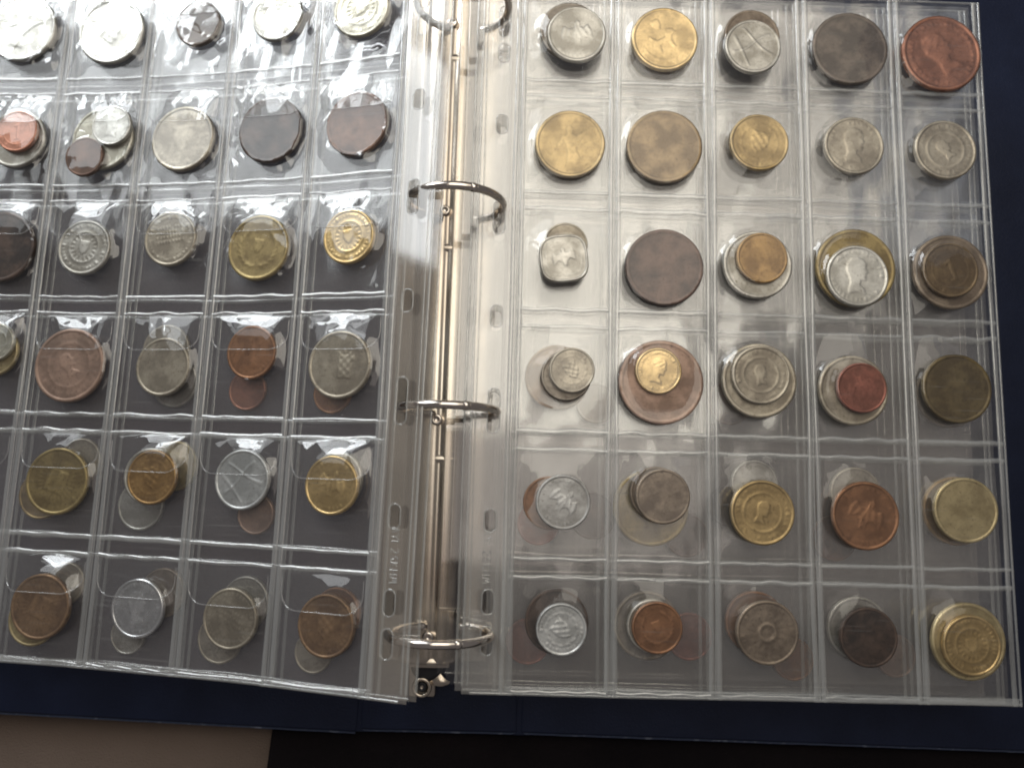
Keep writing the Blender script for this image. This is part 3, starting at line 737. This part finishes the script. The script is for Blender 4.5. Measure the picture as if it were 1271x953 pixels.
def relief(design, X, Y, seed):
    rng = np.random.RandomState(seed)
    R = np.hypot(X, Y); T = np.arctan2(Y, X)
    a = rng.uniform(-.5, .5)
    Xr, Yr = X*math.cos(a)-Y*math.sin(a), X*math.sin(a)+Y*math.cos(a)
    rim = sst(R, .90, .935)*1.0-sst(R, .975, 1.0)*1.1
    n = 0
    for k in range(10):
        f = rng.uniform(3, 11); th = rng.uniform(0, 6.28)
        n = n+np.sin(f*(X*math.cos(th)+Y*math.sin(th))+rng.uniform(0, 6.28))/10
    H = rim+0.10*n
    inn = R < .9
    if design == 'head': H += 0.9*raised(HEAD, Xr, Yr)+0.5*legend(X, Y, rng)
    elif design == 'headtext':
        hx = 0.9*raised(HEAD, Xr*1.05, Yr*1.05); loc = np.sin(24*Xr+6*np.sin(9*Yr))*np.sin(20*Yr)
        H += hx+0.22*loc*(hx > .3)*(Yr > .1)+0.9*legend(X, Y, rng, arcs=((0, 360),), n=40)
    elif design == 'lion': H += 0.8*raised(LION, Xr*1.1, Yr*1.1+.05)+0.7*raised(SHIELD, Xr*2.6, (Yr-.52)*2.6)+0.4*legend(X, Y, rng, arcs=((190, 350),))+0.35*np.exp(-((R-.70)/.03)**2)*(Y < -.25)
    elif design == 'figure': H += 0.9*raised(FIGURE, Xr, Yr)+0.4*legend(X, Y, rng, arcs=((60, 200),))
    elif design == 'arms':
        s = raised(SHIELD, Xr*1.1, Yr*1.1); H += 0.7*s+0.3*np.sin(22*Xr)*np.sin(22*Yr)*(s > .3)+0.35*np.exp(-((R-.62)/.05)**2)*np.abs(np.sin(7*T))+0.45*legend(X, Y, rng)
    elif design == 'ringarms':
        H += 0.45*np.exp(-((R-.60)/.035)**2)+0.8*raised(HEAD, Xr*1.7, Yr*1.7)+0.45*legend(X, Y, rng, arcs=((0, 360),), n=30)
    elif design == 'ringtext':
        H += 0.5*np.exp(-((R-.56)/.04)**2)+0.7*raised(SHIELD, Xr*1.7, Yr*1.7)+0.8*legend(X, Y, rng, arcs=((0, 360),), n=36)+0.25*np.sin(18*T)*np.exp(-((R-.45)/.06)**2)
    elif design == 'texture':
        H += 0.8*legend(X, Y+.0, rng, arcs=((0, 360),), n=36)
        for yy in (.42, .24, .06, -.12):
            for k in range(9):
                cx = -.48+k*.12+rng.uniform(-.02, .02)
                H = H+0.55*np.exp(-(((X-cx)/.028)**2+((Y-yy)/.05)**2))*(rng.rand() < .85)
    elif design == 'cross':
        for ang, of in ((0.45, .10), (2.35, -.22), (1.9, .48)):
            d = np.abs(X*math.sin(ang)-Y*math.cos(ang)+of+.05*np.sin(5*X)); H += 0.5*sst(.055-d, 0, .03)*(R < .78)
        H += 0.3*legend(X, Y, rng, arcs=((210, 330),))
    elif design == 'castle': H += 0.8*raised(CASTLE, X*1.1, Y*1.1)+0.25*np.sin(26*X)*np.sin(26*Y)*(sdist(CASTLE, X*1.1, Y*1.1) > 0)+0.5*np.exp(-(((X+.42)/.12)**2+((Y+.05)/.25)**2))
    elif design == 'sun':
        H += 0.6*sst(.36-np.maximum(np.abs(X*1.1), np.abs(Y)), 0, .05)+0.35*np.abs(np.sin(14*T))*np.exp(-((R-.55)/.10)**2)+0.35*legend(X, Y, rng)+0.3*np.sin(20*X)*(R < .3)
    elif design == 'bar': H += 0.75*raised(BAR, X, Y)+0.35*legend(X, Y, rng)+0.3*np.exp(-((R-.66)/.03)**2)
    elif design == 'hole': H += 0.9*np.exp(-((R-.26)/.045)**2)-0.5*sst(.2-R, 0, .06)+0.35*np.abs(np.sin(8*T+4*R))*np.exp(-((R-.55)/.12)**2)+0.45*legend(X, Y, rng)
    elif design == 'square': H += 0.9*raised(EAGLE, Xr*1.2, Yr*1.2)+0.4*np.exp(-((R-.74)/.04)**2)+0.3*np.sin(9*X+4*Y)*np.sin(11*Y)*inn
    elif design == 'eagle': H += 0.8*raised(EAGLE, Xr*1.1, Yr*1.1)+0.2*np.sin(30*np.abs(Xr)+10*Yr)*(sdist(EAGLE, Xr*1.1, Yr*1.1) > 0)+0.5*legend(X, Y, rng, arcs=((20, 160), (230, 310)))
    elif design == 'wreath':
        for k in range(9):
            for sg in (-1, 1):
                a0 = -math.pi/2+sg*(0.28+k*0.27); cx, cy = .60*math.cos(a0), .60*math.sin(a0)
                dx, dy = X-cx, Y-cy; ca, sa = math.cos(a0+sg*(1.57-.5)), math.sin(a0+sg*(1.57-.5))
                p, q = dx*ca+dy*sa, -dx*sa+dy*ca
                H = H+0.6*np.exp(-((p/.10)**2+(q/.038)**2))
        H += 0.55*raised(SHIELD, Xr*2.0, Yr*2.0-.1)+0.35*legend(X, Y, rng, arcs=((60, 120),))
    elif design == 'worn': H = 0.85*rim+0.22*n+0.42*raised((HEAD, EAGLE, SHIELD, FIGURE)[seed % 4], Xr, Yr, .10)+0.30*legend(X, Y, rng, arcs=((0, 360),))
    else: H = 0.9*rim+0.14*n+0.20*raised((SHIELD, HEAD, EAGLE)[seed % 3], Xr, Yr, .15)+0.12*legend(X, Y, rng)
    return H
def coin_mesh(r, thick, design, seed, na=112, nr=34):
    """round blank with rim and struck relief; local z up, bottom at 0 (metres)"""
    amp = 0.25 if design not in ('worn', 'plain') else 0.22
    th = np.linspace(0, 2*math.pi, na, endpoint=False)
    rr = np.concatenate([np.linspace(0.04, .88, nr-7), [.905, .92, .935, .95, .968, .985, 1.0]])
    T, Rg = np.meshgrid(th, rr)
    X, Y = Rg*np.cos(T), Rg*np.sin(T)
    H = relief(design, X, Y, seed)*amp
    if design == 'square':   # square blank with rounded corners
        k = 1.0/np.maximum.reduce([(np.abs(np.cos(T))**3.2+np.abs(np.sin(T))**3.2)**(1/3.2), np.full_like(T, .01)])
        k = k*0.98; X, Y = X*k, Y*k
    top = np.stack([X*r, Y*r, thick-0.2+H], -1).reshape(-1, 3)
    n = len(rr)
    ctr = np.array([[0, 0, thick-0.2+float(relief(design, np.array([0.0]), np.array([0.0]), seed)[0])*amp]])
    e = np.stack([X[-1], Y[-1]], -1)
    sides = []
    for s, z in ((1.008, thick-0.42), (1.008, 0.22), (0.985, 0.0)):
        sides.append(np.concatenate([e*r*s, np.full((na, 1), z)], 1))
    V = np.concatenate([top, ctr]+sides)
    F = []
    for j in range(n-1):
        for i in range(na):
            i2 = (i+1) % na
            F.append((j*na+i, (j+1)*na+i, (j+1)*na+i2, j*na+i2))
    c = n*na
    for i in range(na): F.append((c, i, (i+1) % na))
    k0 = (n-1)*na
    for s in range(3):
        k1 = n*na+1+s*na
        for i in range(na):
            i2 = (i+1) % na
            F.append((k0+i, k1+i, k1+i2, k0+i2))
        k0 = k1
    F.append(tuple(k0+i for i in range(na))[::-1])
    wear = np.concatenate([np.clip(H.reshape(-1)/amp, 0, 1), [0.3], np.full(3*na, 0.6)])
    return V*MM, F, wear

# ------------------------------------------------------------------ the surface below
def rounded_slab(name, x0, x1, y0, y1, z0, z1, mat, bev=0.8, parent=None, seg=3):
    bm = bmesh.new()
    vs_ = [bm.verts.new((x*MM, y*MM, z*MM)) for z in (z0, z1) for y in (y0, y1) for x in (x0, x1)]
    for f in ((0,2,3,1),(4,5,7,6),(0,1,5,4),(2,6,7,3),(0,4,6,2),(1,3,7,5)):
        bm.faces.new([vs_[i] for i in f])
    bmesh.ops.bevel(bm, geom=bm.edges[:], offset=bev*MM, segments=seg, affect='EDGES', profile=0.6)
    bmesh.ops.recalc_face_normals(bm, faces=bm.faces[:])
    o = bm_obj(name, bm, mat, parent, smooth=True)
    return o

U, V = np.meshgrid(np.linspace(-900, 900, 61), np.linspace(-900, 900, 61))
Z = -39.0+0.3*np.sin(U/37)*np.sin(V/51)
tb = mesh_obj('table', np.stack([U, V, Z], -1).reshape(-1, 3)*MM, grid_faces(61, 61), M_TABLE)
tag(tb, 'brown cloth-covered table surface under the album', kind='structure')

# black cloth with a soft folded edge
def black_cloth():
    ys = np.linspace(-700, 500, 130); prof = []
    for a in np.linspace(-math.pi/2, math.pi/2, 8): prof.append((-2.0*math.cos(a), 2.0*math.sin(a)-37.0))
    prof += [(x, -35.0) for x in (3, 8, 20, 50, 100, 200, 420, 700)]
    P = []
    for y in ys:
        e = -92.8-0.0*y+1.2*math.sin(y/31.0)*0.5+(y+312)*0.09*(1 if y < -280 else 0.0)
        for (x, z) in prof:
            w = 0.25*math.sin(x/19.0+y/23.0)+0.2*math.sin(y/9.0+x/33.0)
            P.append((e+x, y, z+(w if x > 2 else 0)))
    n = len(prof)
    return mesh_obj('black_cloth', np.array(P)*MM, grid_faces(n, len(ys)), M_BLACK)
bc = black_cloth()
tag(bc, 'black cloth lying over the brown table under the spine and flat stack', 'cloth')

# ------------------------------------------------------------------ the ring binder
binder = empty('ring_binder', (-25*MM, -150*MM, -33*MM))
tag(binder, 'open navy blue ring binder with four nickel rings', 'binder')
def child(o): 
    o.parent = binder; o.matrix_parent_inverse = Matrix.Translation((25*MM, 150*MM, 33*MM)); return o
def cover(name, x0, x1, y0, y1, z0, z1, rot=0.0, mid=0.0):
    o = child(rounded_slab(name, x0, x1, y0, y1, z0, z1, M_COVER, 1.3))
    # welded rim of the vinyl skin along the panel edge
    bm = bmesh.new()
    pr = [(x0+.6, y0-.9), (x1-.6, y0-.9)]
    n = 60
    rng = random.Random(int(x0)+7)
    rows = []
    for i in range(n):
        t = i/(n-1); x = x0+.8+(x1-x0-1.6)*t
        j = rng.uniform(-.12, .12)
        rows.append([bm.verts.new(((x)*MM, (y0-.95*math.cos(a)*1.0+.2+j*.6)*MM, ((z0+z1)/2+.7*math.sin(a)+.5)*MM)) for a in np.linspace(-1.5, 1.5, 6)])
    for i in range(n-1):
        for k in range(5):
            bm.faces.new((rows[i][k], rows[i+1][k], rows[i+1][k+1], rows[i][k+1]))
    e = bm_obj('vinyl_weld', bm, M_COVER_EDGE, o, smooth=True)
    if rot:
        M = Matrix.Translation((mid*MM, y0*MM, 0)) @ Matrix.Rotation(rot, 4, 'Z') @ Matrix.Translation((-mid*MM, -y0*MM, 0))
        for q in (o, e): q.data.transform(M)
    return o
cover('cover_panel', -285, -58.8, -310.6, 30, -33.5, -30.2, rot=-0.031, mid=-59)
cover('spine_panel', -57.6, 5.9, -309.6, 30, -33.55, -30.25)
cover('cover_panel', 7.0, 250, -309.6, 30, -33.6, -30.3, rot=-0.0135, mid=8)
# soft hinges between the panels
for xh, y0 in ((-58.2, -309.6), (6.4, -309.6)):
    child(rounded_slab('hinge', xh-2.6, xh+2.6, y0-0.9, 28, -33.0, -30.75, M_COVER, 0.6))

# arched base plate of the ring mechanism
def plate():
    xc = -29.8
    prof = [(-52.0, -27.6), (-51.2, -26.4), (-49.0, -25.9), (-45.0, -25.6), (-43.6, -25.2)]
    for t in np.linspace(-1, 1, 31):
        z = -25.0+7.4*max(0.0, 1-abs(t)**2.6)**0.5
        z -= 1.0*math.exp(-((t-0.10)/0.10)**2)     # pressed groove along the middle
        prof.append((xc+12.6*t-0.4, z))
    prof += [(-16.0, -25.3), (-12.0, -25.8), (-8.0, -26.2), (-7.2, -27.6)]
    ys = np.linspace(14, -281, 120)
    P = [(x, y, z) for y in ys for (x, z) in prof]
    n = len(prof)
    f = grid_faces(n, len(ys))
    k = (len(ys)-1)*n
    f.append(tuple(range(k, k+n)))
    return mesh_obj('base_plate', np.array(P)*MM, f, M_NICKEL)
bp = child(plate())
def lathe(name, profile, loc, mat, parent, n=28, smooth=True):
    P = []
    for (r, z) in profile:
        for i in range(n):
            a = 2*math.pi*i/n
            P.append((loc[0]+r*math.cos(a), loc[1]+r*math.sin(a), loc[2]+z))
    F = []
    for j in range(len(profile)-1):
        for i in range(n):
            F.append((j*n+i, j*n+(i+1) % n, (j+1)*n+(i+1) % n, (j+1)*n+i))
    F.append(tuple((len(profile)-1)*n+i for i in range(n)))
    return mesh_obj(name, np.array(P)*MM, F, mat, parent, smooth)
def sub(o, parent):
    o.parent = parent; return o
RINGY = (-13.0, -99.3, -182.2, -266.0)
for y in (-9.5, -95.5, -184.5, -270.5):
    r = lathe('rivet', [(2.5,-1.2),(2.45,.2),(2.1,.75),(1.5,1.05),(1.2,.9),(.9,.35),(.3,.2)], (-30.6, y, -17.6), M_RING, bp)
    # cross bar pressed into the plate beside each ring
    yy = y-16 if y > -200 else y-10
    o = mesh_obj('pressed_bar', np.array([(-38+x, yy+dy, -18.6+0.7*math.cos(dy*0.9)+z) for dy in np.linspace(-1.7, 1.7, 7) for x, z in ((0,-.9),(2,-.2),(5,.1),(8,.2),(11,.1),(14,-.2),(16,-.9))])*MM, grid_faces(7, 7), M_NICKEL, bp)

def ring_half(name, y, a0, a1, parent):
    R, t = 19.0, 1.6
    n, m = 40, 12
    P = []
    for i in range(n):
        a = a0+(a1-a0)*i/(n-1)
        for j in range(m):
            b = 2*math.pi*j/m
            rr = R+t*math.cos(b)
            P.append((-24.9+rr*math.cos(a), y+t*math.sin(b), 0.7+rr*math.sin(a)))
    F = []
    for i in range(n-1):
        for j in range(m):
            F.append((i*m+j, i*m+(j+1) % m, (i+1)*m+(j+1) % m, (i+1)*m+j))
    F.append(tuple(range(m))[::-1]); F.append(tuple((n-1)*m+j for j in range(m)))
    return mesh_obj(name, np.array(P)*MM, F, M_RING, parent)
for y in RINGY:
    am = math.radians(66)
    ra = child(ring_half('ring', y, math.radians(-70), am-0.008, None))
    ring_half('ring_half', y, am+0.008, math.radians(250), ra)
    # the closing joint: a slightly thicker sleeve
    R, t, m = 19.0, 1.78, 12
    P = []
    for a in (am-.055, am-.05, am+.0, am+.05, am+.055):
        tt = t if abs(a-am) < .052 else 1.59
        for j in range(m):
            b = 2*math.pi*j/m; rr = R+tt*math.cos(b)
            P.append((-24.9+rr*math.cos(a), y+tt*math.sin(b), .7+rr*math.sin(a)))
    F = [(i*m+j, i*m+(j+1) % m, (i+1)*m+(j+1) % m, (i+1)*m+j) for i in range(4) for j in range(m)]
    mesh_obj('ring_joint', np.array(P)*MM, F, M_RING, ra)

# end of the mechanism: dark opening, eyelet and bent lever tab
lv = child(rounded_slab('lever', -38.2, -27.2, -295.2, -280.0, -26.5, -22.6, M_NICKEL, 1.8, seg=4))
lv.data.transform(Matrix.Translation((-33*MM, -290*MM, -23*MM)) @ Matrix.Rotation(0.22, 4, 'X') @ Matrix.Translation((33*MM, 290*MM, 23*MM)))
lathe('eyelet', [(3.9,-2.5),(4.0,-.2),(3.8,.5),(3.3,.8),(2.7,.6),(2.45,0),(2.4,-.6)], (-32.6, -290.3, -21.0), M_NICKEL, lv)
lathe('eyelet_bore', [(2.35,-.9),(1.9,-.85),(1.8,-.35),(1.4,-.2),(.9,-.4),(.4,-.8)], (-32.6, -290.3, -21.0), M_OPENING_SHADE, lv)  # dark plug, the shade of the bore put into its colour
tabv = []
for i, t in enumerate(np.linspace(0, 1, 9)):
    for q, w_ in ((-1, 0), (-.5, .5), (0, .7), (.5, .5), (1, 0)):
        wd = 3.4*(1-.72*t)
        tabv.append((-28.6+4.2*t*1.6+q*wd*.55, -286.2-5.0*t*(1-.5*t)+q*wd*.75, -22.4+1.3*math.sin(t*2.6)+w_*1.2*(1-.5*t)))
mesh_obj('lever_tab', np.array(tabv)*MM, grid_faces(5, 9), M_NICKEL, lv)
arch = lathe('dark_opening_cap', [(6.6,-5.0),(6.6,-.6),(6.1,.1),(5.0,.2),(2.0,.1)], (-31.0, -281.5, -20.9), M_OPENING_SHADE, lv)  # solid dark cap painted as the shaded opening at the plate end

# ------------------------------------------------------------------ pages and coins
THICK = 1.9
HT = {0: .3, 1: .3, 2: 2.3, 3: -5.0, 4: -10.9}
by = {'R': {}, 'L': {}}
for (pgk, row, c, u, v, r, lv_, fin, des) in COINS:
    if lv_ >= 3: continue
    by[pgk].setdefault((row, c), []).append((u, v, r, HT[lv_]+THICK))
flat_pages = [FlatPage(0, 0, 0.0, 1, .30), FlatPage(-2.7, 0.4, -5.6, 2), FlatPage(-6.5, -0.5, -11.2, 3), FlatPage(-10.3, -3.0, -16.8, 4)]
slop_pages = [SlopedPage(0, 0, 0.0, 1, .30), SlopedPage(-1.2, 0.3, -5.4, 2)]
build_page('coin_page', 'topmost clear thirty-pocket coin page on the flat stack beside the rings', flat_pages[0], True, 0, by['R'], 11)
lab = ['second clear coin page of the flat stack, its edge just proud of the top page',
       'third clear coin page of the flat stack, between the second and the bottom page',
       'bottom clear coin page of the flat stack, its edge reaching furthest under the rings']
for k, pg in enumerate(flat_pages[1:]):
    build_page('coin_page', lab[k], pg, True, k+1, {}, 20+k)
build_page('coin_page', 'topmost clear coin page arching down from the rings, glossy with window light', slop_pages[0], False, 0, by['L'], 31)
build_page('coin_page', 'clear coin page hidden under the topmost arching page, opposite the flat stack', slop_pages[1], False, 1, {}, 41)

ORD = {1: 'first', 2: 'second', 3: 'third', 4: 'fourth', 5: 'fifth', 6: 'bottom'}
ROW = {1: 'top', 2: 'second', 3: 'third', 4: 'fourth', 5: 'fifth', 6: 'bottom'}
DES = {'head': 'with a profile head', 'headtext': 'with a head and lettered rim', 'lion': 'with a beast and shield', 'figure': 'with a standing figure',
       'arms': 'with a shield', 'ringarms': 'with an inner ring', 'ringtext': 'with ringed emblem', 'texture': 'with lines of marks', 'cross': 'with crossed bands',
       'castle': 'with a castle', 'sun': 'with a rayed centre', 'bar': 'with an upright bar', 'hole': 'with a ringed centre', 'square': 'of square shape', 'eagle': 'with a spread-winged bird', 'wreath': 'with a leafy wreath', 'worn': 'worn smooth', 'plain': ''}
seen = {}
for idx, (pgk, row, c, u, v, r, lv_, fin, des) in enumerate(COINS):
    rng = random.Random(idx*17+3)
    P = (flat_pages if pgk == 'R' else slop_pages)[0]
    h = HT[lv_]
    pos = Vector(P.pt(np.array([u]), np.array([v]), h)[0])
    n = P.normal(u, v)
    n = (n+Vector((rng.uniform(-1, 1), rng.uniform(-1, 1), 0))*(0.012 if lv_ != 1 else 0.004)).normalized()
    x = P.xdir(u, v); x = (x-n*x.dot(n)).normalized(); y = n.cross(x)
    spin = 0.0 if des in ('castle',) else rng.uniform(-0.5, 0.5)
    if des == 'square': spin = 0.12
    rot = Matrix((x, y, n)).transposed() @ Matrix.Rotation(spin, 3, 'Z')
    cx, cf, wr = coin_mesh(r, THICK if lv_ != 1 else THICK-0.02, des, idx+5, *((112, 34) if lv_ in (0, 2) else (80, 16)))
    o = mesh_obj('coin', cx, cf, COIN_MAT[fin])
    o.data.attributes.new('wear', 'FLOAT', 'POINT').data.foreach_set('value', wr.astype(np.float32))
    M = rot.to_4x4(); M.translation = pos
    o.matrix_world = M
    page = 'flat page' if pgk == 'R' else 'arching page'
    where = '%s row, %s from rings, %s' % (ROW[row], ORD[c] if c < 5 else 'outermost', page)
    look = FIN[fin][4]
    if lv_ in (0, 2): lab_ = '%s coin %s, %s' % (look, DES[des], where)
    elif lv_ == 1: lab_ = '%s coin under smaller coin, %s' % (look, where)
    elif lv_ == 4: lab_ = '%s coin deep in the stack, %s' % (look, where)
    else: lab_ = '%s coin showing from below, %s' % (look, where)
    lab_ = ' '.join(lab_.replace(' ,', ',').split())
    tag(o, lab_, 'coin', 'coins in the album pockets')
